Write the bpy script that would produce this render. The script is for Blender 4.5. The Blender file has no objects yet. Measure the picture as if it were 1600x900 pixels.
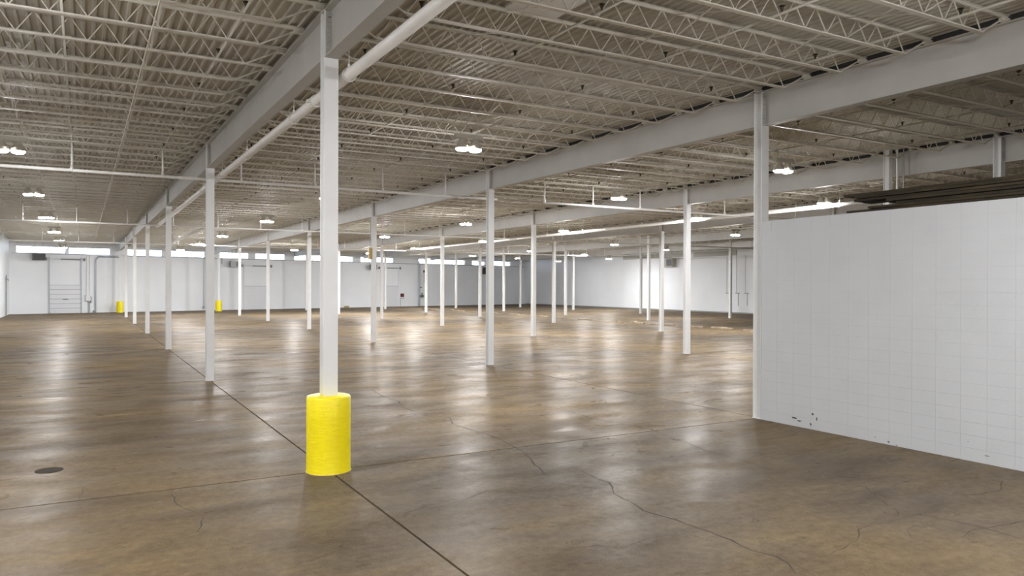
import bpy, math, random
from mathutils import Vector, Matrix
random.seed(7)
sc = bpy.context.scene
COL = sc.collection

# ------------------------------------------------------------------ camera
cam_data = bpy.data.cameras.new('camera'); cam = bpy.data.objects.new('camera', cam_data); COL.objects.link(cam)
cam_data.lens = 1169.9 / 1600 * 36; cam_data.sensor_width = 36; cam_data.clip_end = 400
EYE = Vector((0, 0, 2.75))
cam.matrix_world = Matrix.Translation(EYE) @ Matrix.Rotation(-0.5204, 4, 'Z') @ Matrix.Rotation(math.pi/2 - 0.0029, 4, 'X') @ Matrix.Rotation(0.0031, 4, 'Z')
sc.camera = cam

# ------------------------------------------------------------------ world, exposure
world = bpy.data.worlds.new('overcast_daylight'); sc.world = world; world.use_nodes = True
bgn = world.node_tree.nodes['Background']; bgn.inputs[0].default_value = (0.86, 0.92, 1.0, 1); bgn.inputs[1].default_value = 9.0
sc.view_settings.view_transform = 'Standard'; sc.view_settings.look = 'None'
sc.view_settings.gamma = 1; sc.view_settings.use_curve_mapping = False
sc.view_settings.exposure = 0.5
LAMP_STRENGTH = 900.0

# ------------------------------------------------------------------ grid of the building (metres)
X0, Y0, SX, SY = 3.17, 11.0, 9.131, 12.011
def GX(i): return X0 + SX*i
def GY(j): return Y0 + SY*(j-1)
BEAM_B, BEAM_T = 6.09, 6.80
DECK = 6.92
LEFT, RIGHT, BACK = -5.85, 58.0, -13.4
WN = 0.24
def wall_y(x): return 83.0 + WN*(x+2.6)      # inner face of the far wall, which runs at a slant
WA = math.atan(WN)

# ------------------------------------------------------------------ materials
def newmat(name, rgb, rough=0.5, metal=0.0, spec=0.5):
    m = bpy.data.materials.new(name); m.use_nodes = True
    b = m.node_tree.nodes['Principled BSDF']
    b.inputs['Base Color'].default_value = (*rgb, 1); b.inputs['Roughness'].default_value = rough
    b.inputs['Metallic'].default_value = metal; b.inputs['Specular IOR Level'].default_value = spec
    return m
def N(m, t, **k):
    n = m.node_tree.nodes.new(t)
    for a, v in k.items(): setattr(n, a, v)
    return n
def L(m, a, b): m.node_tree.links.new(a, b)
def noise(m, vec, scale, detail=4, rough=0.55, dist=0.0):
    n = N(m, 'ShaderNodeTexNoise'); n.inputs['Scale'].default_value = scale; n.inputs['Detail'].default_value = detail
    n.inputs['Roughness'].default_value = rough; n.inputs['Distortion'].default_value = dist
    L(m, vec, n.inputs['Vector']); return n.outputs['Fac']
def ramp(m, fac, stops):
    n = N(m, 'ShaderNodeValToRGB'); cr = n.color_ramp
    while len(cr.elements) < len(stops): cr.elements.new(0.5)
    for e, (p, c) in zip(cr.elements, stops):
        e.position = p; e.color = (*c, 1) if len(c) == 3 else c
    L(m, fac, n.inputs['Fac']); return n.outputs['Color']
def mixc(m, fac, a, b, mode='MIX'):
    n = N(m, 'ShaderNodeMix', data_type='RGBA', blend_type=mode)
    if isinstance(fac, float): n.inputs[0].default_value = fac
    else: L(m, fac, n.inputs[0])
    for s, v in ((6, a), (7, b)):
        if isinstance(v, tuple): n.inputs[s].default_value = (*v, 1)
        else: L(m, v, n.inputs[s])
    return n.outputs[2]
def world_pos(m, scale=(1, 1, 1), rot=(0, 0, 0)):
    g = N(m, 'ShaderNodeNewGeometry'); mp = N(m, 'ShaderNodeMapping')
    mp.inputs['Scale'].default_value = scale; mp.inputs['Rotation'].default_value = rot
    L(m, g.outputs['Position'], mp.inputs['Vector']); return mp.outputs['Vector']
def painted(name, rgb, rough=0.5, var=0.06, scale=3.0, bump=0.0, bscale=60, rgb2=None):
    m = newmat(name, rgb, rough); b = m.node_tree.nodes['Principled BSDF']
    v = world_pos(m); f = noise(m, v, scale, 5)
    lo = rgb2 or tuple(c*(1-2*var) for c in rgb)
    c = ramp(m, f, [(0.3, lo), (0.65, rgb)]); L(m, c, b.inputs['Base Color'])
    if bump:
        bn = N(m, 'ShaderNodeBump'); bn.inputs['Strength'].default_value = bump; bn.inputs['Distance'].default_value = 0.01
        L(m, noise(m, v, bscale, 4), bn.inputs['Height']); L(m, bn.outputs[0], b.inputs['Normal'])
    return m
M = {}
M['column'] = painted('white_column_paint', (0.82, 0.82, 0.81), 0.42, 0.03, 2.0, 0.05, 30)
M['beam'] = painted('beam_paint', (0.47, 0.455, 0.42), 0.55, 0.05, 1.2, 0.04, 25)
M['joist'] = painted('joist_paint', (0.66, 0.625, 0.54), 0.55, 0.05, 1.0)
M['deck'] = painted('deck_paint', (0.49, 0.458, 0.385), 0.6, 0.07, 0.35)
M['pipe'] = painted('pipe_paint', (0.78, 0.76, 0.72), 0.45, 0.05, 2.0)
M['block'] = painted('painted_block', (0.55, 0.56, 0.57), 0.6, 0.02, 1.3, 0.35, 90)
M['wall'] = painted('painted_wall', (0.90, 0.92, 0.94), 0.6, 0.03, 0.25, 0.2, 20)
M['mortar'] = newmat('painted_mortar', (0.50, 0.505, 0.51), 0.8)
M['gap_shade'] = newmat('gap_shade_dark', (0.035, 0.034, 0.03), 0.8)  # near-black colour standing for the shade above the beams
M['dark'] = newmat('dark_metal', (0.06, 0.06, 0.06), 0.5, 0.2)
M['grey'] = newmat('grey_metal', (0.33, 0.34, 0.34), 0.45, 0.4)
M['head'] = newmat('sprinkler_metal', (0.05, 0.045, 0.03), 0.5, 0.6)
M['steel'] = newmat('galvanised_steel', (0.42, 0.44, 0.47), 0.4, 0.5)
M['door'] = painted('door_paint', (0.80, 0.81, 0.83), 0.4, 0.03, 0.8)
M['red'] = newmat('dark_red_enamel', (0.12, 0.02, 0.025), 0.4)
M['tan'] = newmat('tan_enamel', (0.42, 0.29, 0.10), 0.5)
M['green'] = newmat('grey_green_enamel', (0.12, 0.15, 0.13), 0.5)
M['heater'] = painted('beige_enamel', (0.42, 0.41, 0.36), 0.5, 0.05)
M['asphalt'] = newmat('joint_filler', (0.04, 0.033, 0.027), 0.9)
M['crack'] = newmat('crack_dirt', (0.05, 0.038, 0.028), 0.9)
M['chip'] = painted('chipped_block', (0.07, 0.07, 0.07), 0.9, 0.3, 30, 0.3, 80)
M['drain'] = newmat('drain_iron', (0.06, 0.05, 0.04), 0.9, 0.0, 0.1)

# yellow brushed paint
m = newmat('yellow_paint', (0.88, 0.70, 0.0), 0.38); b = m.node_tree.nodes['Principled BSDF']
v = world_pos(m, (3, 3, 22)); f = noise(m, v, 2.2, 6, 0.65)
L(m, ramp(m, f, [(0.25, (0.88, 0.70, 0.0)), (0.6, (0.98, 0.82, 0.0))]), b.inputs['Base Color'])
v2 = world_pos(m, (1, 1, 1)); sp = noise(m, v2, 26, 2)
bn = N(m, 'ShaderNodeBump'); bn.inputs['Strength'].default_value = 0.45; bn.inputs['Distance'].default_value = 0.01
L(m, f, bn.inputs['Height']); L(m, bn.outputs[0], b.inputs['Normal']); M['yellow'] = m

# weathered dark lumber
m = newmat('weathered_lumber', (0.06, 0.04, 0.02), 0.85); b = m.node_tree.nodes['Principled BSDF']
v = world_pos(m, (12, 0.7, 12)); f = noise(m, v, 2.0, 6, 0.7)
L(m, ramp(m, f, [(0.3, (0.010, 0.007, 0.003)), (0.55, (0.034, 0.025, 0.011)), (0.75, (0.09, 0.058, 0.022))]), b.inputs['Base Color'])
bn = N(m, 'ShaderNodeBump'); bn.inputs['Strength'].default_value = 0.8; bn.inputs['Distance'].default_value = 0.02
L(m, f, bn.inputs['Height']); L(m, bn.outputs[0], b.inputs['Normal']); M['lumber'] = m
M['timber'] = painted('dusty_timber', (0.50, 0.40, 0.29), 0.8, 0.3, 2.5, 0.4, 20, (0.20, 0.14, 0.09))

# lens of the lamps: gives light
m = bpy.data.materials.new('lamp_lens'); m.use_nodes = True; nt = m.node_tree; nt.nodes.clear()
e = nt.nodes.new('ShaderNodeEmission'); e.inputs[0].default_value = (0.97, 0.975, 1.0, 1); e.inputs[1].default_value = LAMP_STRENGTH
o = nt.nodes.new('ShaderNodeOutputMaterial'); nt.links.new(e.outputs[0], o.inputs[0]); M['lens'] = m
# clear pane
m = bpy.data.materials.new('window_pane'); m.use_nodes = True; nt = m.node_tree; nt.nodes.clear()
t = nt.nodes.new('ShaderNodeBsdfTransparent'); t.inputs[0].default_value = (0.92, 0.95, 1.0, 1)
g = nt.nodes.new('ShaderNodeBsdfGlossy'); g.inputs['Roughness'].default_value = 0.1
mx = nt.nodes.new('ShaderNodeMixShader'); mx.inputs[0].default_value = 0.06
o = nt.nodes.new('ShaderNodeOutputMaterial'); nt.links.new(t.outputs[0], mx.inputs[1]); nt.links.new(g.outputs[0], mx.inputs[2]); nt.links.new(mx.outputs[0], o.inputs[0])
M['pane'] = m

# sealed concrete floor
m = newmat('sealed_concrete', (0.2, 0.16, 0.12), 0.3); b = m.node_tree.nodes['Principled BSDF']
v = world_pos(m)
b.inputs['Specular IOR Level'].default_value = 0.0
vs = world_pos(m, (0.55, 1.2, 1), (0, 0, 0.35))
big = noise(m, v, 0.16, 3, 0.5, 0.4)
mid = noise(m, vs, 0.75, 6, 0.62, 0.6)
fin = noise(m, v, 9.0, 6, 0.7)
oi = N(m, 'ShaderNodeObjectInfo')
c1 = ramp(m, mid, [(0.28, (0.120, 0.092, 0.066)), (0.46, (0.160, 0.124, 0.086)), (0.60, (0.192, 0.147, 0.096)), (0.78, (0.26, 0.195, 0.105))])
c2 = ramp(m, big, [(0.38, (0.88, 0.90, 0.94)), (0.62, (1.08, 1.01, 0.84))])
c = mixc(m, 1.0, c1, c2, 'MULTIPLY')
c3 = ramp(m, fin, [(0.3, (0.74, 0.74, 0.74)), (0.7, (1.18, 1.18, 1.17))])
c = mixc(m, 1.0, c, c3, 'MULTIPLY')
c = mixc(m, 1.0, c, ramp(m, noise(m, v, 55.0, 3, 0.7), [(0.32, (0.80, 0.80, 0.80)), (0.68, (1.16, 1.16, 1.16))]), 'MULTIPLY')
c4 = ramp(m, oi.outputs['Random'], [(0.0, (0.90, 0.91, 0.93)), (1.0, (1.08, 1.06, 1.02))])
c = mixc(m, 1.0, c, c4, 'MULTIPLY')
# the stretch left of the near column row is greyer and dirtier, the far middle paler
L(m, c, b.inputs['Base Color'])
rr = N(m, 'ShaderNodeMapRange'); rr.inputs[1].default_value = 0.3; rr.inputs[2].default_value = 0.7
rr.inputs[3].default_value = 0.24; rr.inputs[4].default_value = 0.42
L(m, noise(m, vs, 1.3, 5, 0.65, 0.8), rr.inputs[0]); L(m, rr.outputs[0], b.inputs['Roughness'])
bn = N(m, 'ShaderNodeBump'); bn.inputs['Strength'].default_value = 0.15; bn.inputs['Distance'].default_value = 0.02
L(m, noise(m, v, 2.2, 5, 0.6), bn.inputs['Height']); L(m, bn.outputs[0], b.inputs['Normal'])
# worn sealer: a thin gloss that grows towards grazing view but stays patchy
gl = N(m, 'ShaderNodeBsdfGlossy'); gl.inputs['Color'].default_value = (1, 0.98, 0.95, 1)
L(m, rr.outputs[0], gl.inputs['Roughness']); L(m, bn.outputs[0], gl.inputs['Normal'])
lw = N(m, 'ShaderNodeLayerWeight'); lw.inputs['Blend'].default_value = 0.5
pw = N(m, 'ShaderNodeMath', operation='POWER'); L(m, lw.outputs['Facing'], pw.inputs[0]); pw.inputs[1].default_value = 4.0
patch = N(m, 'ShaderNodeMapRange'); patch.inputs[1].default_value = 0.35; patch.inputs[2].default_value = 0.62; patch.inputs[3].default_value = 0.03; patch.inputs[4].default_value = 0.17
L(m, noise(m, vs, 1.1, 6, 0.68, 0.5), patch.inputs[0])
mul = N(m, 'ShaderNodeMath', operation='MULTIPLY'); L(m, pw.outputs[0], mul.inputs[0]); L(m, patch.outputs[0], mul.inputs[1])
ad = N(m, 'ShaderNodeMath', operation='ADD'); L(m, mul.outputs[0], ad.inputs[0]); ad.inputs[1].default_value = 0.012
mxs = N(m, 'ShaderNodeMixShader'); L(m, ad.outputs[0], mxs.inputs[0]); L(m, b.outputs[0], mxs.inputs[1]); L(m, gl.outputs[0], mxs.inputs[2])
L(m, mxs.outputs[0], m.node_tree.nodes['Material Output'].inputs['Surface'])
M['floor'] = m

# ------------------------------------------------------------------ helpers
class MB:
    """collects boxes, bars and tubes into one mesh"""
    def __init__(s): s.v = []; s.f = []
    def box(s, x0, x1, y0, y1, z0, z1, mat=None):
        n = len(s.v); c = [(x, y, z) for z in (z0, z1) for y in (y0, y1) for x in (x0, x1)]
        if mat: c = [tuple(mat @ Vector(p)) for p in c]
        s.v += c
        s.f += [tuple(n+i for i in q) for q in ((0,2,3,1), (4,5,7,6), (0,1,5,4), (2,6,7,3), (0,4,6,2), (1,3,7,5))]
        return s
    def bar(s, a, b, w, h=None, n=4, caps=True):
        """a straight bar of n sides between two points, w across (h = other width)"""
        a = Vector(a); b = Vector(b); d = (b-a).normalized(); h = h or w
        up = Vector((0,0,1)) if abs(d.z) < 0.9 else Vector((1,0,0))
        u = d.cross(up).normalized(); t = u.cross(d).normalized(); k = len(s.v)
        off = math.pi/4 if n == 4 else 0; sc_ = math.sqrt(2) if n == 4 else 1
        for p in (a, b):
            for i in range(n):
                an = 2*math.pi*i/n + off
                s.v.append(tuple(p + u*(math.cos(an)*w/2*sc_) + t*(math.sin(an)*h/2*sc_)))
        for i in range(n):
            j = (i+1) % n; s.f.append((k+i, k+j, k+n+j, k+n+i))
        if caps:
            s.f.append(tuple(k+i for i in reversed(range(n)))); s.f.append(tuple(k+n+i for i in range(n)))
        return s
    def path(s, pts, w, n=6):
        for a, b in zip(pts, pts[1:]): s.bar(a, b, w, n=n)
        return s
    def lathe(s, prof, n=16, c=(0,0,0), cap0=False, cap1=False):
        k = len(s.v)
        for r, z in prof:
            for i in range(n):
                a = 2*math.pi*i/n; s.v.append((c[0]+r*math.cos(a), c[1]+r*math.sin(a), c[2]+z))
        for q in range(len(prof)-1):
            for i in range(n):
                j = (i+1) % n; s.f.append((k+q*n+i, k+q*n+j, k+(q+1)*n+j, k+(q+1)*n+i))
        if cap0: s.f.append(tuple(k+i for i in reversed(range(n))))
        if cap1: s.f.append(tuple(k+(len(prof)-1)*n+i for i in range(n)))
        return s
    def mesh(s, name, mat, smooth=False):
        me = bpy.data.meshes.new(name); me.from_pydata(s.v, [], s.f); me.materials.append(M[mat] if isinstance(mat, str) else mat)
        if smooth:
            me.shade_smooth() if hasattr(me, 'shade_smooth') else me.polygons.foreach_set('use_smooth', [True]*len(me.polygons))
        me.update(); return me
    def build(s, name, mat, parent=None, smooth=False):
        return obj(name, s.mesh(name, mat, smooth), parent)
def obj(name, me, parent=None, loc=None, rotz=None):
    o = bpy.data.objects.new(name, me); COL.objects.link(o)
    if parent: o.parent = parent
    if loc is not None: o.location = loc
    if rotz is not None: o.rotation_euler = (0, 0, rotz)
    return o
def tag(o, label, cat, group=None, kind=None):
    if label: o['label'] = label
    if cat: o['category'] = cat
    if group: o['group'] = group
    if kind: o['kind'] = kind
    return o
def thing(name, label, cat, loc=(0,0,0), rotz=0, group=None):
    o = bpy.data.objects.new(name, None); COL.objects.link(o); o.empty_display_size = 0.2
    o.location = loc; o.rotation_euler = (0, 0, rotz)
    return tag(o, label, cat, group)
def struct(name, o, label=None):
    o['kind'] = 'structure'
    if label: o['label'] = label
    return o
def dup(root, loc, label=None, group=None, rotz=None):
    r = root.copy(); COL.objects.link(r); r.location = loc
    if rotz is not None: r.rotation_euler = (0, 0, rotz)
    if label: r['label'] = label
    if group: r['group'] = group
    for ch in root.children:
        c = ch.copy(); COL.objects.link(c); c.parent = r
        for g_ in ch.children:
            d = g_.copy(); COL.objects.link(d); d.parent = c
    return r
def bevel(o, w, seg=2):
    md = o.modifiers.new('bevel', 'BEVEL'); md.width = w; md.segments = seg; md.limit_method = 'ANGLE'
ORD = ['first','second','third','fourth','fifth','sixth','seventh','eighth','ninth','tenth','eleventh','twelfth']
ORDX = ORD + ['thirteenth','fourteenth','fifteenth','sixteenth','seventeenth','eighteenth','nineteenth','twentieth','twenty-first','twenty-second','twenty-third','twenty-fourth','twenty-fifth','twenty-sixth','twenty-seventh','twenty-eighth']
def dist(x, y): return math.hypot(x, y)
def in_view(x, y, z, margin=1.08):
    p = cam.matrix_world.inverted() @ Vector((x, y, z))
    if p.z > -0.5: return False
    return abs(p.x/-p.z) < 800/1169.9*margin and abs(p.y/-p.z) < 450/1169.9*margin*1.05

# ------------------------------------------------------------------ floor: a bed and one slab per bay
bed = MB().box(LEFT-0.3, RIGHT+0.3, BACK-0.3, 101, -0.30, -0.022).build('floor', 'asphalt')
struct('floor', bed, 'sealed brown concrete warehouse floor cast in slabs')
for i in range(-1, 6):
    for j in range(-1, 9):
        x0, x1 = GX(i), GX(i+1); y0, y1 = GY(j), GY(j+1)
        if j == 8: y1 = 100.8
        if j > 8 or y0 > wall_y(x1): continue
        ga = 0.017
        ddx0 = 0.015 if i in (0, 1) else ga
        x0 = LEFT-0.2 if i == -1 else x0+ddx0; x1 = RIGHT+0.2 if i == 5 else x1-(0.015 if i+1 in (0, 1) else ga)
        MB().box(x0, x1, (BACK if j == -1 else y0+ga), y1-ga, -0.16, 0.0).build('slab', 'floor', bed)
# cracks traced on the slabs, thin ribbons of dirt
def floor_pt(u, v):
    """point of the floor seen at a place of the photograph"""
    d = cam.matrix_world.to_3x3() @ Vector(((u-800)/1169.9, -(v-450)/1169.9, -1))
    t = -EYE.z/d.z; q = EYE + d*t; return (q.x, q.y)
def crack(pts, w):
    P = [Vector(floor_pt(*p)) for p in pts]
    Q = [P[0]]
    for a, b in zip(P, P[1:]):      # break every leg up with a little jitter
        n = max(1, int((b-a).length/0.14)); nrm = Vector((-(b-a).y, (b-a).x)).normalized()
        for k in range(1, n+1):
            q = a.lerp(b, k/n)
            if k < n: q = q + nrm*random.uniform(-0.022, 0.022)
            Q.append(q)
    mb = MB(); ws = []
    for k, q in enumerate(Q):
        d = (Q[min(k+1, len(Q)-1)] - Q[max(k-1, 0)]).normalized(); nrm = Vector((-d.y, d.x))
        ww = 1.2*w*random.uniform(0.3, 1.25)*(0.3 if k in (0, len(Q)-1) else 1)
        a = q + nrm*ww/2; b_ = q - nrm*ww/2
        mb.v += [(a.x, a.y, 0.0015), (b_.x, b_.y, 0.0015)]
        if k: n = len(mb.v); mb.f.append((n-4, n-3, n-1, n-2))
    mb.build('crack', 'crack', bed)
def c6(l): return [(560+x/2.581, 560+y/2.581) for x, y in l]
def c5(l): return [(1000+x/2.667, 600+y/2.667) for x, y in l]
def c4(l): return [(x/2.667, 600+y/2.667) for x, y in l]
crack(c6([(50,125),(105,155),(165,175),(175,195),(230,215),(300,228),(370,240),(380,265),(430,280),(500,300),(570,325),(615,350),(645,365),(690,400),(710,430),(760,470)]), 0.022)
crack(c6([(810,425),(900,455),(960,485),(1010,500),(1025,520),(1030,545),(1100,580),(1150,615),(1220,635),(1280,650)]) + c5([(200,595),(290,615),(380,650)])[1:] + c5([(470,695),(570,720),(620,750),(650,795)]), 0.022)
crack(c5([(610,740),(670,765),(730,800)]), 0.016)
crack(c6([(670,175),(790,200),(870,220),(950,245),(1060,262),(1180,285),(1260,320),(1350,350),(1420,380),(1590,420)]), 0.018)
crack(c5([(220,258),(390,310),(480,335),(620,380)]), 0.014)
crack(c6([(230,232),(120,236),(0,245)]), 0.012)
crack(c6([(375,240),(440,230),(500,222),(560,214)]), 0.012)
crack(c6([(740,490),(840,510),(940,522),(1010,524)]), 0.011)
crack(c6([(360,585),(440,565),(490,545),(520,532),(600,528)]), 0.010)
crack(c6([(850,770),(960,755),(1060,765),(1160,730),(1250,710)]), 0.010)
crack(c5([(900,425),(940,430),(965,450),(990,475),(1060,520),(1075,550)]), 0.014)
crack(c5([(960,590),(910,605),(905,650),(850,685),(790,710)]), 0.013)
crack(c5([(1120,540),(1200,550),(1300,570),(1450,605),(1600,650)]), 0.014)
crack(c5([(1340,640),(1400,605),(1500,590),(1600,572)]), 0.018)
crack(c5([(1240,588),(1150,592),(1112,605),(1130,640),(1200,662)]), 0.010)
crack(c5([(1510,400),(1505,440),(1420,460),(1300,460)]), 0.013)
crack(c5([(1060,315),(1160,335),(1230,350)]), 0.012)
crack(c4([(715,448),(735,500),(760,515),(800,530),(840,545)]), 0.014)
crack(c4([(850,545),(840,590),(820,620)]), 0.012)
crack(c4([(352,430),(345,455),(330,470),(328,490)]), 0.012)
crack(c4([(1100,780),(1200,755),(1300,735),(1420,690),(1600,650)]), 0.010)
crack([(640,565),(665,572),(690,571)], 0.014)
crack([(690,610),(700,602),(712,596)], 0.012)
# round drain cover
dr = thing('drain_cover', 'small round dark drain cover in the floor of the left aisle', 'drain cover', (-0.43, 12.99, 0))
MB().lathe([(0.17, 0.0), (0.17, 0.004), (0.155, 0.006)], 24, cap1=True).build('cover', 'drain', dr)
MB().lathe([(0.185, 0.001), (0.185, 0.005), (0.172, 0.005), (0.172, 0.001)], 24).build('ring', 'drain', dr)

# ------------------------------------------------------------------ roof deck: ribs run along Y
mb = MB(); pitch = 0.152; x = LEFT-0.25; ya, yb = BACK-0.2, 101.0; prof = []
while x < RIGHT+0.3:
    prof += [(x, DECK), (x+0.040, DECK), (x+0.055, DECK+0.032), (x+0.137, DECK+0.032)]; x += pitch
for px, pz in prof: mb.v += [(px, ya, pz), (px, yb, pz)]
for k in range(len(prof)-1): mb.f.append((2*k, 2*k+1, 2*k+3, 2*k+2))
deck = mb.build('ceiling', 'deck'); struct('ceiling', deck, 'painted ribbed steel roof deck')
MB().box(LEFT-0.3, RIGHT+0.35, BACK-0.3, 101.2, DECK+0.05, DECK+0.20).build('roof_board', 'deck', deck)
MB().box(5.45, 6.35, 8.95, 9.75, DECK-0.03, DECK-0.002).build('patch_panel', 'column', deck)

# ------------------------------------------------------------------ walls
def plain_wall(name, x0, x1, y0, y1, mat='wall', z1=DECK+0.05, label=None):
    return struct(name, MB().box(x0, x1, y0, y1, -0.15, z1).build(name, mat), label)
plain_wall('wall_left', LEFT-0.25, LEFT, BACK-0.25, 83.4, label='white painted block side wall')
plain_wall('wall_right', RIGHT, RIGHT+0.25, BACK-0.25, 98.5, label='white painted side wall')
plain_wall('wall_back', LEFT-0.25, RIGHT+0.25, BACK-0.25, BACK)
# far wall: local frame, x along the wall (world X / cos), y outward
WC = math.cos(WA)
def wl(x): return (x - LEFT)/WC               # local x for a world X on the wall face
far = thing('wall_far', None, None, (LEFT, wall_y(LEFT), 0), WA)
far['kind'] = 'structure'; far['label'] = 'white painted far wall with a band of high windows'
FL = wl(RIGHT)+0.3; TH = 0.30
WZ0, WZ1 = 5.68, 6.33
wins = [(-5.34,-1.41),(-1.20,2.35),(3.83,7.15),(8.0,11.4),(12.9,16.15),(16.9,20.35),(21.5,25.0),(26.4,29.2),(30.2,35.0),(38.9,46.7),(48.0,50.3),(51.2,55.2)]
MB().box(-0.2, FL, 0, TH, -0.15, WZ0).box(-0.2, FL, 0, TH, WZ1, DECK+0.05).build('wall_panel', 'wall', far)
edges = [-0.2] + [wl(e) for w in wins for e in w] + [FL]
mbp = MB()
for a, b_ in zip(edges[0::2], edges[1::2]): mbp.box(a, b_, 0, TH, WZ0, WZ1)
mbp.build('pier', 'wall', far)
MB().box(-0.1, FL-0.3, -0.035, 0, 4.46, 4.53).build('ledge', 'wall', far)
MB().box(0.2, FL-0.4, -0.06, 0, WZ0-0.09, WZ0-0.02).build('sill_angle', 'steel', far)
for k, (a, b_) in enumerate(wins):
    w = struct('window_%d' % (k+1), thing('window_%d' % (k+1), None, None, (LEFT, wall_y(LEFT), 0), WA))
    x0, x1 = wl(a), wl(b_); fr = MB(); t = 0.045
    fr.box(x0, x1, 0.10, 0.17, WZ0, WZ0+t).box(x0, x1, 0.10, 0.17, WZ1-t, WZ1).box(x0, x0+t, 0.10, 0.17, WZ0, WZ1).box(x1-t, x1, 0.10, 0.17, WZ0, WZ1)
    fr.build('window_frame', 'steel', w)
    n = max(1, round((x1-x0)/1.2))
    for q in range(n):
        p0 = x0 + (x1-x0)*q/n; p1 = x0 + (x1-x0)*(q+1)/n
        if q: MB().box(p0-0.015, p0+0.015, 0.10, 0.17, WZ0, WZ1).build('mullion', 'steel', w)
        MB().box(p0+0.02, p1-0.02, 0.13, 0.138, WZ0+t, WZ1-t).build('pane', 'pane', w)
def far_thing(name, label, cat, X, z, out=0.0, group=None):
    """a thing on the far wall at world X, 'out' metres in front of its face; local x runs along the wall, -y into the hall"""
    c, s = math.cos(WA), math.sin(WA)
    return thing(name, label, cat, (X + s*out, wall_y(X) - c*out, z), WA, group)

# ------------------------------------------------------------------ partition of painted blocks, stack bond
PX0, PX1 = 12.19, 12.39; PY1 = 10.88; BL, BH = 0.406, 0.205; NR = 20
part = MB().box(PX0+0.002, PX1, -6.0, PY1, 0, NR*BH-0.004).build('wall_partition', 'mortar')
struct('wall_partition', part, 'low white painted block partition wall at the right')
block = MB().box(-0.006, 0.05, 0.0008, BL-0.0008, 0.0015, BH-0.0015).mesh('block', 'block')
NCOL = 13
for c_ in range(NCOL):
    for r in range(NR):
        obj('block', block, part, (PX0 + 0.004 + random.uniform(-0.0004, 0.0004), PY1-(c_+1)*BL, r*BH))
mb = MB(); yy = PY1-(NCOL+1)*BL
while yy > -6.0:
    for r in range(NR): mb.box(PX0-0.002, PX0+0.05, yy+0.0025, yy+BL-0.0025, r*BH+0.0025, (r+1)*BH-0.0025)
    yy -= BL
so = mb.build('block', 'block', part); so['kind'] = 'stuff'
# chipped spots low on the partition
for (y, z, w, h) in ((10.05, 0.16, 0.16, 0.05), (9.92, 0.12, 0.14, 0.035), (9.62, 0.30, 0.07, 0.06), (9.52, 0.22, 0.03, 0.10), (9.66, 0.10, 0.04, 0.08), (8.05, 0.05, 0.05, 0.03), (7.9, 0.02, 0.06, 0.02), (6.42, 0.13, 0.10, 0.015), (8.3, 0.09, 0.03, 0.02), (6.7, 0.3, 0.02, 0.02)):
    mb = MB(); n = 9; base = len(mb.v)
    for k in range(n):
        a = 2*math.pi*k/n; r_ = random.uniform(0.45, 1.0)
        mb.v.append((PX0-0.0045, y+math.cos(a)*w/2*r_, z+math.sin(a)*h/2*r_))
    for k in range(n): mb.v.append((PX0-0.001, mb.v[k][1], mb.v[k][2]))
    mb.f.append(tuple(range(n)))
    for k in range(n): mb.f.append((k, k+n, (k+1)%n+n, (k+1)%n))
    mb.build('chip', 'chip', part)
MB().box(PX0-0.012, PX0+0.01, 10.63, 10.87, 3.90, 4.09).build('corner_patch', 'block', part)
# roof of the room behind the partition, hidden from below, that carries the boards
struct('trim_1', MB().box(PX1, 20.0, -6.0, 10.7, 3.92, NR*BH-0.004).build('trim_1', 'deck'), 'flat top of the room behind the partition')
struct('wall_room', MB().box(19.9, 20.1, -6.0, 10.7, 0, 3.92).build('wall_room', 'wall'))

# long boards stacked on the partition: (front edge offset, layer, far end Y, near end Y, splay)
GB = 'old boards stacked on the partition wall'
lay_names = ['bottom','second','third','fourth','fifth','sixth','seventh']
bz = NR*BH-0.004
boards = []
spec_ = [  # layer: list of (x0, width, yfar, ynear)
 [(12.20,.24,8.90,1.2),(12.52,.26,8.6,1.6),(12.86,.24,8.0,2.0)],
 [(12.17,.24,8.45,0.9),(12.50,.25,8.2,1.3),(12.84,.24,8.3,2.3)],
 [(12.21,.25,7.95,1.4),(12.53,.24,7.7,1.0),(12.87,.23,8.1,1.8)],
 [(12.16,.24,8.10,1.0),(12.48,.25,8.2,1.5),(12.83,.24,8.0,2.2)],
 [(12.19,.25,8.74,0.8),(12.52,.24,8.8,1.2),(12.85,.25,8.5,1.7)],
 [(12.15,.24,8.70,1.1),(12.47,.24,8.5,1.6),(12.80,.24,8.6,2.1)],
 [(12.18,.26,8.95,0.7),(12.50,.24,8.9,1.4),(12.83,.24,8.7,1.9)]]
cols_ = ['along its front edge', 'in its middle row', 'along its back edge']
z = bz
for li, row in enumerate(spec_):
    th = 0.048
    for ci, (x0, w, yf, yn) in enumerate(row):
        mb = MB(); n = 10; base = 0
        sag = random.uniform(-0.012, 0.012)
        for k in range(n+1):
            y = yf + (yn-yf)*k/n; jx = random.uniform(-0.012, 0.012) + sag*math.sin(k/n*3.1); e_ = random.uniform(-0.003, 0.002)
            for (px, pz) in ((x0+jx, z+0.002), (x0+w+jx, z+0.002), (x0+w+jx, z+th-0.003+e_), (x0+jx, z+th-0.003+e_)): mb.v.append((px, y, pz))
            if k:
                a = 4*(k-1); b_ = 4*k
                for q in range(4): mb.f.append((a+q, a+(q+1)%4, b_+(q+1)%4, b_+q))
        mb.f.append((3,2,1,0)); e0 = 4*n; mb.f.append((e0, e0+1, e0+2, e0+3))
        lab = 'dark weathered board, %s layer of the stack on the partition, %s' % (lay_names[li], cols_[ci])
        if li == 6: lab = 'dark weathered board topmost of the stack on the partition, %s' % cols_[ci]
        tag(mb.build('board', 'lumber'), lab, 'board', GB)
    z += th+0.002

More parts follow.
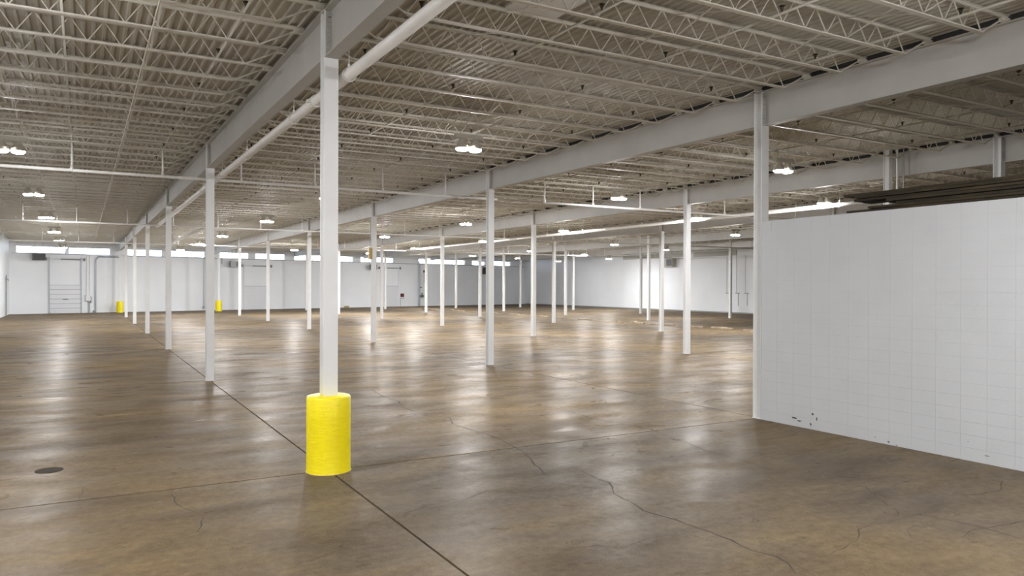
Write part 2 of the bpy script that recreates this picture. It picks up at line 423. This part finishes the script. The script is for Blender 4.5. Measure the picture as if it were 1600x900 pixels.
# ------------------------------------------------------------------ columns
ht = BEAM_T
W = 0.212; D_ = 0.205; TF = 0.014; TW = 0.012
shaft = MB().box(-W/2, W/2, -D_/2, -D_/2+TF, 0.012, ht-0.012).box(-W/2, W/2, D_/2-TF, D_/2, 0.012, ht-0.012).box(-TW/2, TW/2, -D_/2+TF, D_/2-TF, 0.012, ht-0.012).mesh('shaft', 'column')
capm = MB().box(-W/2-0.01, W/2+0.01, -D_/2-0.004, D_/2+0.004, ht-0.012, ht).mesh('cap_plate', 'beam')
basem = MB().box(-W/2-0.012, W/2+0.012, -D_/2-0.012, D_/2+0.012, 0, 0.012).mesh('base_plate', 'column')
rown = ['row of the yellow guards at left', 'row that starts at the partition corner', 'third row from the left', 'fourth row from the left', 'fifth row from the left', 'row nearest the right wall']
GC = 'white steel columns of the hall'
special = {(0,1): 'nearest white steel column, standing in the big yellow guard', (1,1): 'white steel column at the corner of the block partition wall',
           (0,7): 'far white column in a yellow guard, at the left end of the left row', (1,7): 'far white column in a yellow guard, second row from the left',
           (2,1): 'white column rising above the boards at the right edge'}
for i in range(6):
    for j in range(1, 8):
        x, y = GX(i), GY(j)
        if not (in_view(x, y, 5.5, 1.05) or in_view(x, y, 1.0, 1.05)): continue
        lab = special.get((i, j), 'white steel column, %s counting away from the camera in the %s' % (ORD[j-1], rown[i]))
        c = thing('steel_column', lab, 'column', (x, y, 0), 0, GC)
        obj('shaft', shaft, c); obj('cap_plate', capm, c); obj('base_plate', basem, c)
# extra post that stands by the third beam, beyond the partition
c = thing('steel_post', 'thin grey post rising behind the boards, beside two thin pipes', 'column', (21.18, 14.05, 0))
MB().box(-0.09, 0.09, -0.09, -0.078, 0, 6.90).box(-0.09, 0.09, 0.078, 0.09, 0, 6.90).box(-0.005, 0.005, -0.078, 0.078, 0, 6.90).build('shaft', 'column', c)
for dy, r_, lb in ((-0.30, 0.03, 'thicker thin grey pipe standing right of the post behind the boards'), (-0.50, 0.018, 'thinnest pipe standing rightmost beside the post behind the boards')):
    tag(MB().bar((21.18, 14.05+dy, 0), (21.18, 14.05+dy, 6.88), r_*2, n=8).build('standing_pipe', 'grey' if dy < -0.4 else 'column'), lb, 'pipe')

# yellow guards
def guard(x, y, label):
    t = thing('column_guard', label, 'column guard', (x, y, 0), 0, 'yellow column guards')
    R_ = 0.322; n = 48
    mb = MB().lathe([(R_+0.006, 0.0), (R_, 0.03), (R_-0.003, 0.4), (R_, 0.8), (R_-0.002, 1.09), (R_-0.012, 1.112), (R_-0.035, 1.12), (0.0001, 1.125)], n)
    mb.build('drum', 'yellow', t, True)
    mb = MB()
    mb.lathe([(R_+0.016, 0.001), (R_+0.010, 0.004), (R_, 0.006)], 40); mb.build('grout_ring', 'timber', t, True)
    return t
guard(GX(0), Y0, 'big yellow round guard around the foot of the nearest column')
guard(GX(0), GY(7), 'small far yellow guard in the left row, right of the ribbed door')
guard(GX(1), GY(7), 'small far yellow guard in the second row, below the dark wall heater')

# ------------------------------------------------------------------ main beams, one per bay
def beam_mesh(length):
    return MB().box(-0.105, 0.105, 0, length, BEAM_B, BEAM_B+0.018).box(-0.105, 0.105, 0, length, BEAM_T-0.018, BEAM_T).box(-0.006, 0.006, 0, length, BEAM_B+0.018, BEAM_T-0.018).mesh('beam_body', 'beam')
Lb = SY - D_ - 0.008
full = beam_mesh(Lb)
ep = MB().box(-0.085, 0.085, 0, 0.012, BEAM_B+0.02, BEAM_T-0.03).mesh('end_plate', 'beam')
mb = MB()
for q in range(8):
    for sx_ in (-0.055, 0.055):
        mb.bar((sx_, -0.001, BEAM_B+0.07+q*0.076), (sx_, 0.03, BEAM_B+0.07+q*0.076), 0.03, n=6)
bolt = mb.mesh('bolts', 'beam')
stif = MB().box(-0.1, 0.1, 0, 0.01, BEAM_B+0.018, BEAM_T-0.018).mesh('stiffener', 'beam')
GBm = 'deep white roof beams'
for i in range(6):
    for j in range(0, 8):
        if j == 0 and i > 2: continue
        x, y = GX(i), GY(j)+D_/2+0.004
        if not any(in_view(x, y+f*Lb, 6.3, 1.1) for f in (0.0, 0.15, 0.3, 0.5, 0.75, 1.0)): continue
        last = j == 7
        ln = wall_y(GX(i)) - y - 0.01 if last else Lb
        if ln < 0.6: continue
        where = ('running from the %s column to the far wall' % ORD[6]) if last else ('over the camera end of the row' if j == 0 else 'between its %s and %s columns' % (ORD[j-1], ORD[j]))
        b_ = thing('roof_beam', 'deep white steel beam on the %s, %s' % (rown[i], where), 'beam', (x, y, 0), 0, GBm)
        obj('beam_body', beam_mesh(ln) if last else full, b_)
        MB().box(-0.006, 0.006, -D_/2, ln + (0 if last else D_/2), BEAM_T, DECK-0.001).build('gap_shade_strip', 'gap_shade', b_)  # dark strip put in for the shade between beam top and deck
        if dist(x, y) < 45:
            obj('end_plate', ep, b_, (0, 0, 0)); obj('bolts', bolt, b_, (0, 0.01, 0))
            if not last: obj('end_plate', ep, b_, (0, Lb-0.012, 0)); obj('bolts', bolt, b_, (0, Lb-0.04, 0))

# ------------------------------------------------------------------ open-web joists
JB, JT = 6.52, 6.90
half = SX/2 - 0.02
# end at 0.72 from the beam centre line for the bottom chord
xe = SX/2 - 0.74
top = MB().box(-half, half, -0.045, -0.008, JT-0.006, JT).box(-half, half, 0.008, 0.045, JT-0.006, JT).box(-half, half, -0.014, -0.008, JT-0.045, JT).box(-half, half, 0.008, 0.014, JT-0.045, JT)
for s_ in (-1, 1):
    a, b_ = sorted((s_*(half), s_*(half-0.16))); top.box(a, b_, -0.045, 0.045, BEAM_T+0.001, JT-0.045)
top = top.mesh('top_chord', 'joist')
bot = MB().box(-xe, xe, -0.040, 0.040, JB, JB+0.006).box(-xe, xe, -0.012, -0.006, JB, JB+0.034).box(-xe, xe, 0.006, 0.012, JB, JB+0.034)
for s_ in (-1, 1): bot.bar((s_*xe, 0, JB+0.012), (s_*(half-0.14), 0, BEAM_T+0.035), 0.022, n=4)
bot = bot.mesh('bottom_chord', 'joist')
mb = MB(); npan = 16; pw = 2*xe/npan; pts = []
for k in range(npan+1):
    pts.append((-xe+pw*k, 0, JB+0.02))
    if k < npan: pts.append((-xe+pw*(k+0.5), 0, JT-0.02))
for a, b_ in zip(pts, pts[1:]): mb.bar(a, b_, 0.014, n=4, caps=False)
web = mb.mesh('web_bars', 'joist')
JS = SY/10
brd = MB().bar((-0.013, 0.05, JB+0.03), (-0.013, JS-0.05, JT-0.06), 0.026, 0.010).bar((0.013, 0.05, JT-0.06), (0.013, JS-0.05, JB+0.03), 0.026, 0.010).mesh('cross_bridging', 'joist')
BRX = (-2.28, 0.03, 2.33)
bayn = ['bay left of the near column', 'bay of rows one to two', 'bay of rows two to three',
        'bay of rows three to four', 'bay of rows four to five', 'bay of rows five to six', 'bay along the right wall']
cand = []
for i in range(-1, 6):
    cx = GX(i) + SX/2; ymax = wall_y(cx) - 1.0
    for k in range(-12, 75):
        y = Y0 + k*JS
        if y > ymax: continue
        xs = [GX(i)+SX*t_ for t_ in (0.02, 0.15, 0.3, 0.5, 0.7, 0.85, 0.98)]
        if not any(in_view(x_, y, JT, 1.12) or in_view(x_, y, JB, 1.12) for x_ in xs): continue
        cand.append((min(dist(x_, y) for x_ in xs), i, k, cx, y))
cand.sort()
def fit_left(o, i):
    if i == -1: o.scale.x = 0.979; o.location.x += 0.045
proto = None
for d_, i, k, cx, y in cand[:300]:
    if k < 0: pos = '%s before the nearest columns' % ORD[-k-1]
    else:
        q, r_ = divmod(k, 10)
        pos = ('level with the %s columns' % ORD[q]) if r_ == 0 else '%s beyond the %s columns' % (ORD[r_-1], ORD[q])
    lab = 'white open-web joist, %s, %s' % (pos, bayn[i+1])
    if proto is None:
        proto = thing('steel_joist', lab, 'joist', (cx, y, 0), 0, 'open-web roof joists')
        obj('top_chord', top, proto); obj('bottom_chord', bot, proto); obj('web_bars', web, proto)
        for bx in BRX: obj('cross_bridging', brd, proto, (bx, 0, 0))
        last_j = proto
    else:
        last_j = dup(proto, (cx, y, 0), lab); last_j.scale = (1, 1, 1)
    fit_left(last_j, i)
mb = MB()
for d_, i, k, cx, y in cand[300:]:
    mb.box(cx-half, cx+half, y-0.045, y+0.045, JT-0.04, JT).box(cx-xe, cx+xe, y-0.036, y+0.036, JB, JB+0.03)
    for a, b_ in zip(pts, pts[1:]): mb.bar((a[0]+cx, y, a[2]), (b_[0]+cx, y, b_[2]), 0.017, n=3, caps=False)
tag(mb.build('far_joists', 'joist'), 'distant rows of white open-web joists under the far end of the roof', 'joist', None, 'stuff')

# ------------------------------------------------------------------ sprinkler pipes
ZB, ZM = 6.585, 5.82
def cross_main(y, xs, x0, x1, label):
    t = thing('cross_main', label, 'pipe', (0, y, 0), 0, 'sprinkler cross mains')
    MB().bar((x0, 0, ZM), (x1, 0, ZM), 0.088, n=10).build('pipe', 'pipe', t, True)
    rm = MB().bar((0, 0, ZM), (0, 0, ZB), 0.055, n=8).bar((0, 0, ZM-0.02), (0, 0, ZM+0.10), 0.10, n=8).mesh('riser', 'pipe', True)
    for x in xs:
        if x0-0.1 <= x <= x1+0.1: obj('riser', rm, t, (x, 0, 0))
BX = [-4.75, -2.5, -0.26, 1.96, 4.08, 6.28, 8.5, 10.75] + [GX(i_)+d_ for i_ in range(1, 6) for d_ in (2.45, 4.65, 6.95)]
BX = [x for x in BX if x < 57.5]
cross_main(23.35, BX, LEFT+0.02, 12.75, 'thin white sprinkler cross main passing behind the second column of the left row')
cross_main(23.35, BX, 14.75, 57.6, 'thin white cross main that starts beside the bright lamp right of the middle column')
cross_main(42.7, BX, LEFT+0.02, 57.6, 'second thin white sprinkler cross main, across the middle of the hall')
cross_main(62.2, BX, LEFT+0.02, 57.6, 'farthest thin white sprinkler cross main, near the high windows')
hm = MB().lathe([(0.018, 0), (0.014, 0.05), (0.030, 0.085), (0.012, 0.09), (0.045, 0.105), (0.045, 0.112)], 8, cap0=True, cap1=True).mesh('sprinkler_head', 'head')
nh = 0
for k, x in enumerate(BX):
    ys = max(2.0, x/2.07-2.0); ye = wall_y(x)-0.6
    t = thing('sprinkler_branch', 'thin sprinkler branch pipe with dark upright heads, %s from the left wall' % ORDX[k], 'pipe', (x, 0, 0), 0, 'sprinkler branch pipes')
    MB().bar((0, ys, ZB), (0, ye, ZB), 0.040, n=8).build('pipe', 'deck', t, True)
    y = 10.8 + (0.0 if k % 2 else 1.2)-9.6
    while y < 44:
        if y > ys and in_view(x, y, 6.6, 1.05):
            obj('sprinkler_head', hm, t, (0, y, ZB-0.01)); nh += 1
        y += 2.42
def big_main(x, y0, y1, zc, label, rings, coupl=()):
    t = thing('sprinkler_main', label, 'pipe', (x, 0, zc), 0, 'large white sprinkler mains')
    MB().bar((0, y0, 0), (0, y1, 0), 0.165, n=20).build('pipe', 'pipe', t, True)
    rg = MB().lathe([(0.093, -0.02), (0.104, -0.02), (0.104, 0.02), (0.093, 0.02), (0.093, -0.02)], 20)
    rg.v = [(a, c_, b_) for a, b_, c_ in rg.v]
    rg.bar((0, 0, 0.10), (0, 0, DECK-zc), 0.014, n=6).bar((0, 0, 0.095), (0, 0, 0.16), 0.04, n=6)
    rg = rg.mesh('hanger', 'pipe')
    for y in rings: obj('hanger', rg, t, (0, y, 0))
    cp = MB().bar((0, -0.07, 0), (0, 0.07, 0), 0.205, n=12).bar((-0.14, 0, 0), (0.14, 0, 0), 0.06, 0.05).mesh('coupling', 'pipe')
    for y in coupl: obj('coupling', cp, t, (0, y, 0))
big_main(3.42, -1.0, 44.0, 5.87, 'large white sprinkler main hung along the right side of the nearest beam', [2.8, 6.8, 10.85, 14.2, 18.8, 22.4, 26.4, 30.4, 34.4, 38.4, 42.4], (12.74, 25.0, 37.2))
big_main(24.85, 12.0, 62.0, 5.86, 'large white sprinkler main beside the row of bright lamps at right', [14.5, 18.45, 22, 26, 30, 35.2, 39, 43, 47, 51, 55, 59], (33.0,))
big_main(5.75, 44.0, 62.1, 5.87, 'far length of large white sprinkler main left of the yellow guard of the second row', [46, 50, 54, 58])
# conduit lines along the hall
for x, z_, lb in ((0.87, 6.47, 'thin painted conduit running along the hall under the joists of the left bay'),):
    tag(MB().bar((x, 6, z_), (x, 84, z_), 0.022, n=6).build('conduit', 'joist'), lb, 'conduit')

# ------------------------------------------------------------------ lamps
lampz = 5.9
hous = MB().box(-0.34, 0.34, -0.07, 0.07, 0.24, 0.33).bar((-0.2, 0, 0.33), (-0.2, 0, 0.93), 0.012, n=5).bar((0.2, 0, 0.33), (0.2, 0, 0.93), 0.012, n=5).mesh('housing', 'deck')
refl = MB().lathe([(0.055, 0.24), (0.075, 0.20), (0.125, 0.10), (0.155, 0.0), (0.150, 0.0), (0.120, 0.10), (0.070, 0.195)], 20).mesh('reflector', 'deck', True)
lensg = MB().lathe([(0.146, 0.004), (0.141, -0.022), (0.115, -0.045), (0.065, -0.056), (0.001, -0.060)], 14)
lens_cache = {}
def lens_mesh(power):
    if power not in lens_cache:
        mt = M['lens'].copy(); mt.name = 'lamp_lens'
        mt.node_tree.nodes['Emission'].inputs[1].default_value = LAMP_STRENGTH*power
        lens_cache[power] = lensg.mesh('lens', mt, True)
    return lens_cache[power]
lamps = [(-1.5,21.23,'left aisle, nearest in view'),(-1.5,31.14,'left aisle, second in view'),(-1.5,41.57,'left aisle, third in view'),(-1.5,52.8,'left aisle, fourth in view'),(-1.5,63.0,'left aisle, fifth in view, above the ribbed door'),(-1.5,74.6,'left aisle, farthest, in front of the high windows'),
 (7.72,15.5,'first bay right of the near column, large and near'),(7.75,27.0,'hidden behind the nearest column'),(7.9,38.2,'between the second and nearest columns of the left row, higher of two'),(7.83,51.27,'just right of the second column of the left row'),(7.8,61.9,'left of the second column of the left row'),(7.64,73.6,'small one against the high windows left of the second column'),
 (16.69,21.43,'bright one midway between the two tall middle columns'),(16.53,14.02,'just right of the partition corner column'),(16.96,34.36,'left of the tall middle column'),(16.96,46.2,'right of the third column of the second row'),(16.4,67.8,'small one left of the nearest column, over the high windows'),
 (24.33,18.71,'above the left end of the partition wall, near the boards'),(24.65,25.77,'behind the third row column, beside the large main'),(23.92,35.78,'beside the large main, right of the tall middle column'),(24.61,47.07,'small one left of the tall middle column'),(24.38,59.12,'small one over the red box on the far wall'),(24.27,70.4,'tiny one left of the third column of the second row'),
 (34.87,45.29,'right of the fourth column of the third row'),(34.53,32.87,'just left of the partition corner column'),(35.3,58.2,'tiny one by the fourth column of the third row'),(35.5,70.3,'tiny one left of the tall middle column, by the windows'),(35.4,81.9,'tiny one by the riser on the far wall'),
 (43.75,61.73,'dome-shaped far one near the right wall, lower left'),(43.39,49.22,'right of the heater box on the right wall'),(52.13,68.78,'dome-shaped far one near the right wall, lower right'),(52.34,79.44,'farthest one, near the dark far corner'),(43.1,74.0,'tiny one at the dark end of the high windows')]
off = [(-1.5,9.8,0.7,'over the left edge of the floor'),(-1.5,-2.2,1.4,'left of the camera'),(7.72,3.5,0.75,'right of the camera'),(7.72,-8.0,1.8,'behind the camera')]  # unseen lamps added to brighten the foreground
GL = 'twin dome lamps hung under the roof'
def make_lamp(x, y, lab, power):
    lensm = lens_mesh(power)
    t = thing('ceiling_lamp', lab, 'lamp', (x, y, lampz), 0, GL)
    obj('housing', hous, t)
    for s_ in (-0.165, 0.165): obj('reflector', refl, t, (s_, 0, 0)); obj('lens', lensm, t, (s_, 0, 0))
    return t
def power_of(x, y):
    if x > 40 and y > 70: return 0.35
    if x > 30 and y > 80: return 1.2
    if x < 0: return 0.36 if y < 45 else (0.8 if y < 55 else (0.9 if y < 70 else 0.45))
    if 15 < x < 20 and y < 16: return 0.45
    if x < 12: return 0.6 if y < 30 else (1.2 if y < 55 else 1.3)
    if x < 20: return 0.75 if y < 25 else (1.3 if y < 60 else 2.0)
    if x < 30: return 0.95 if y < 22 else (1.35 if y < 55 else 2.2)
    return 1.35
for k, (x, y, w_) in enumerate(lamps): make_lamp(x, y, 'lit twin-dome lamp, ' + w_, power_of(x, y))
for x, y, p_, w_ in off: make_lamp(x, y, 'added twin-dome fill lamp out of view, ' + w_, p_)

# ------------------------------------------------------------------ doors in the far wall
def dock_door(n, X0_, X1_, zt, ztop, ribs, label):
    w = (X1_-X0_)/WC
    d = far_thing('door_%d' % n, label, 'door', X0_, 0, 0.0); d['kind'] = 'structure'; del d['category']
    ns = 6; hsec = (zt-0.06)/ns
    for k in range(ns):
        MB().box(0.04, w-0.04, -0.06, -0.015, 0.05+k*hsec+0.008, 0.05+(k+1)*hsec-0.008).build('panel', 'door', d)
        if ribs: MB().box(0.06, w-0.06, -0.10, -0.06, 0.05+(k+1)*hsec-0.035, 0.05+(k+1)*hsec+0.012).build('strut', 'steel', d)
    for a in (0.0, w-0.07):
        MB().box(a, a+0.07, -0.13, -0.01, 0.0, ztop).build('track', 'steel' if ribs else 'door', d)
    MB().bar((-0.25, -0.14, ztop-0.2), (w+0.25, -0.14, ztop-0.2), 0.035, n=8).build('shaft', 'steel', d)
    MB().bar((w*0.35, -0.14, ztop-0.2), (w*0.95, -0.14, ztop-0.2), 0.13, n=10).build('spring', 'grey', d)
    for a in (-0.22, w+0.22): MB().bar((a-0.05, -0.14, ztop-0.2), (a+0.05, -0.14, ztop-0.2), 0.30, n=12).build('cable_drum', 'grey', d)
    if ribs:
        for a in (0.25, w-0.25): MB().box(a-0.12, a+0.12, -0.16, -0.02, 0.005, 0.11).build('bumper', 'column', d)
        MB().box(w*0.42, w*0.58, -0.12, -0.07, 1.30, 1.36).build('handle', 'dark', d)
    else: MB().box(0.05, w-0.05, -0.075, -0.02, zt-0.02, zt+0.02).build('head_seal', 'steel', d)
    return d
dock_door(1, -2.8, -0.12, 2.72, 5.35, True, 'ribbed white overhead door at the far left')
dock_door(2, 15.5, 18.45, 2.63, 5.1, False, 'plain white overhead door behind the middle columns')
dock_door(3, 33.0, 35.7, 2.67, 5.2, False, 'white overhead door left of the dark red box')

# ------------------------------------------------------------------ small things on the walls
def heater(t, w, h, d, body='dark', grille='dark', flip=1):
    MB().box(-w/2, w/2, -d, 0, 0, h).build('body', body, t)
    for k in range(6): MB().box(-w/2+0.05+(0.45*w if flip == 2 else 0), w/2-0.05, -d-0.03, -d+0.005, 0.06+k*(h-0.12)/6, 0.06+(k+0.55)*(h-0.12)/6).build('louvre', grille, t)
    MB().bar((-w/3, -d/2, h), (-w/3, -d/2, DECK-t.location.z-0.02), 0.03, n=6).bar((w/3, -d/2, h), (w/3, -d/2, DECK-t.location.z-0.02), 0.03, n=6).build('hanger_rods', 'grey', t)
heater(far_thing('unit_heater', 'dark box heater hanging high at the left, beside the ribbed door', 'heater', -3.72, 4.98, 0.5), 0.95, 0.62, 0.6)
heater(far_thing('unit_heater', 'dark box heater above the second yellow guard on the far wall', 'heater', 14.3, 4.72, 0.5), 1.15, 0.62, 0.6, 'grey', 'dark', 2)
heater(far_thing('unit_heater', 'dark heater half hidden behind the tall middle column at the dark far end', 'heater', 50.2, 4.4, 0.5), 1.5, 1.0, 0.7)
t = thing('unit_heater', 'beige heater with dark grille high on the right wall', 'heater', (RIGHT-0.6, 64.95, 4.95), math.radians(-90))
MB().box(-0.95, 0.95, 0.0, 0.6, 0, 0.95).build('body', 'heater', t)
for k in range(2): MB().box(0.0+k*0.46, 0.40+k*0.46, -0.03, 0.01, 0.1, 0.85).build('grille', 'dark', t)
MB().bar((-0.5, 0.3, 0.95), (-0.5, 0.3, 1.9), 0.03, n=6).bar((0.5, 0.3, 0.95), (0.5, 0.3, 1.9), 0.03, n=6).build('hanger_rods', 'grey', t)

# pipes and boxes on the far wall
t = far_thing('downpipe', 'grey pipe rising right of the ribbed door and bending along the wall', 'pipe', 1.05, 0)
MB().path([(0, -0.1, 0), (0, -0.1, 5.15), (0.25, -0.1, 5.48), (2.2, -0.1, 5.48)], 0.13, 8).build('pipe', 'steel', t)
MB().box(-0.22, -0.08, -0.25, -0.01, 0.02, 0.22).build('valve', 'grey', t)
t = far_thing('electrical_box', 'white electrical box with two conduits right of the ribbed door', 'electrical box', 0.5, 0)
MB().box(-0.3, 0.1, -0.25, -0.01, 1.15, 1.75).build('enclosure', 'door', t)
MB().box(0.12, 0.2, -0.2, -0.01, 0.95, 1.6).build('switch', 'grey', t)
MB().bar((-0.05, -0.06, 0), (-0.05, -0.06, 1.15), 0.05, n=6).bar((0.07, -0.06, 0), (0.07, -0.06, 1.15), 0.05, n=6).build('conduits', 'grey', t)
MB().bar((-0.2, -0.06, 1.75), (-0.2, -0.06, 5.6), 0.05, n=6).bar((0.05, -0.06, 1.75), (0.05, -0.06, 5.6), 0.05, n=6).build('upper_conduits', 'door', t)
tag(far_thing('wall_pipe', 'thin white pipe down the far wall left of the second column', 'pipe', 11.25, 0), None, None)
p_ = COL.objects[-1]; MB().bar((0, -0.08, 0.3), (0, -0.08, 5.6), 0.09, n=8).build('pipe', 'steel', p_); MB().box(-0.12, 0.05, -0.2, -0.01, 0.2, 0.45).build('valve', 'grey', p_)
t = far_thing('bent_pipe', 'grey bent pipe across the high windows above the second yellow guard', 'pipe', 12.9, 0, 0.25)
MB().path([(0.2, 0, 5.0), (0.2, 0, 5.98), (1.55, 0, 5.98), (1.75, 0, 6.1), (1.75, 0, 6.7)], 0.08, 8).build('pipe', 'grey', t)
t = far_thing('alarm_box', 'small dark red box on the far wall right of the third door', 'box', 36.28, 1.25)
MB().box(-0.24, 0.24, -0.15, -0.01, 0, 0.45).build('case', 'red', t); MB().box(-0.3, 0.35, -0.10, -0.01, -0.22, -0.16).build('shelf', 'grey', t); MB().bar((-0.28, -0.06, -1.2), (-0.28, -0.06, -0.2), 0.04, n=6).build('conduit', 'grey', t)
t = far_thing('fire_riser', 'sprinkler riser pipe with dark valves on the far wall', 'pipe', 38.8, 0)
MB().bar((0, -0.25, 0), (0, -0.25, 6.0), 0.20, n=12).build('pipe', 'steel', t)
MB().bar((0.0, -0.3, 1.35), (0.75, -0.3, 1.35), 0.22, n=8).bar((0.45, -0.3, 1.15), (0.45, -0.3, 1.75), 0.16, n=8).build('valve', 'green', t)
MB().bar((0.0, -0.3, 2.5), (0.4, -0.3, 2.5), 0.16, n=8).build('gauge', 'grey', t)
MB().bar((0.25, -0.1, 0), (0.25, -0.1, 5.7), 0.06, n=6).build('small_pipe', 'grey', t)
MB().bar((0.95, -0.1, 3.3), (0.95, -0.1, 4.7), 0.05, n=6).box(0.85, 1.0, -0.2, -0.01, 4.5, 4.8).build('chain', 'dark', t)
t = far_thing('horn_box', 'grey-green box hanging at the far wall left of the third row-two column', 'heater', 31.5, 4.75, 0.6)
heater(t, 0.75, 0.62, 0.5, 'green', 'dark')
# tan box fixed on a column
t = thing('switch_box', 'small tan box fixed high on the third column of the second row', 'switch box', (GX(1)-0.10, GY(3)-0.02, 4.02))
MB().box(-0.17, -0.005, -0.09, 0.09, 0, 0.55).build('case', 'tan', t); MB().bar((-0.09, 0, 0.55), (-0.09, 0, 2.0), 0.03, n=6).build('conduit', 'grey', t); MB().bar((-0.13, 0, -0.3), (-0.13, 0, 0.0), 0.012, n=5).build('cord', 'dark', t)
# left wall riser
t = thing('wall_riser', 'thin grey pipe with a forked top at the far end of the left wall', 'pipe', (LEFT+0.08, 78.1, 0))
MB().bar((0, 0, 0), (0, 0, 3.3), 0.09, n=8).build('pipe', 'grey', t); MB().bar((0, 0, 3.25), (0.1, 1.2, 3.1), 0.08, n=6).bar((0, 0, 3.25), (0.1, -1.2, 3.5), 0.08, n=6).build('fork', 'grey', t)
# right wall conduits
for k, (y, lb) in enumerate(((56.3, 'left of the far column'), (55.0, 'right behind the far column'), (53.8, 'nearest the partition'))):
    t = thing('wall_conduit', 'thin conduit with a small bracket on the right wall, %s' % lb, 'conduit', (RIGHT-0.05, y, 0), 0, 'thin conduits on the right wall')
    MB().bar((0, 0, 2.1), (0, 0, 5.95), 0.03, n=6).build('upper_pipe', 'grey', t)
    MB().box(-0.05, 0.03, -0.45, 0.1, 2.03, 2.10).build('bracket', 'grey', t)
    MB().bar((0, -0.25, 0.8), (0, -0.25, 2.03), 0.045, n=6).build('lower_pipe', 'grey', t)
struct('trim_2', MB().box(RIGHT-0.06, RIGHT, 55.0, 61.2, 5.95, 6.45).build('trim_2', 'heater'), 'grey-brown panel strip high on the right wall behind the far column')
struct('trim_3', MB().box(RIGHT-0.06, RIGHT, 62.6, 73.5, 6.0, 6.5).build('trim_3', 'heater'), 'grey-brown panel strip high on the right wall beyond the heater')
tag(MB().box(27.93, 28.45, 90.02, 90.2, 0, 0.22).build('floor_crate', 'tan'), 'small yellowish box on the floor against the far wall', 'box')

# ------------------------------------------------------------------ broken timbers lying in a line on the far floor
tim = [(36.3,36.6,35.9,34.3,.11,.16),(35.7,38.7,35.75,36.9,.10,.15),(35.4,41.7,35.6,40.5,.09,.16),(35.5,40.3,35.8,39.6,.12,.20),(36.0,44.6,35.6,42.7,.11,.16),(35.35,45.6,35.3,44.8,.10,.15),(35.3,48.4,35.2,46.1,.04,.20),(35.5,50.9,35.2,48.7,.08,.20),(35.3,53.3,35.6,51.6,.04,.18),
       (36.2,57.9,35.9,56.3,.05,.25),(36.0,63.3,35.9,61.3,.06,.28),(35.8,60.6,36.1,58.6,.04,.25),(35.2,67.5,35.7,65.2,.05,.25),(35.7,75.9,35.1,71.7,.10,.35),(33.8,79.5,33.8,75.0,.14,.35),(35.26,32.9,35.2,31.6,.12,.16)]
for k, (x0, y0, x1, y1, h_, w_) in enumerate(tim):
    a = Vector((x0, y0, h_/2)); b_ = Vector((x1, y1, h_/2)); mb = MB()
    n = 5; d = (b_-a).normalized(); u = Vector((-d.y, d.x, 0))
    for q in range(n+1):
        p = a.lerp(b_, q/n); ww = w_*random.uniform(0.7, 1.1)/2; hh = h_*random.uniform(0.75, 1.1)
        for sx_, zz in ((-1, 0), (1, 0), (1, hh), (-1, hh*0.9)): r3 = p + u*ww*sx_; mb.v.append((r3.x, r3.y, zz))
        if q:
            c0, c1 = 4*(q-1), 4*q
            for e_ in range(4): mb.f.append((c0+e_, c0+(e_+1)%4, c1+(e_+1)%4, c1+e_))
    mb.f.append((3,2,1,0)); mb.f.append(tuple(4*n+e_ for e_ in range(4)))
    order = sorted(range(len(tim)), key=lambda q: tim[q][1]); rk = order.index(k)
    names = ORD + ['thirteenth','fourteenth','fifteenth','sixteenth']
    tag(mb.build('timber_length', 'timber'), 'broken dusty timber on the far floor, %s of the line counted from the partition side' % names[rk], 'timber', 'broken timbers lying in a line')
# floor trim
struct('baseboard_right', MB().box(RIGHT-0.02, RIGHT, 10, 97, 0, 0.12).build('baseboard_right', 'grey'))
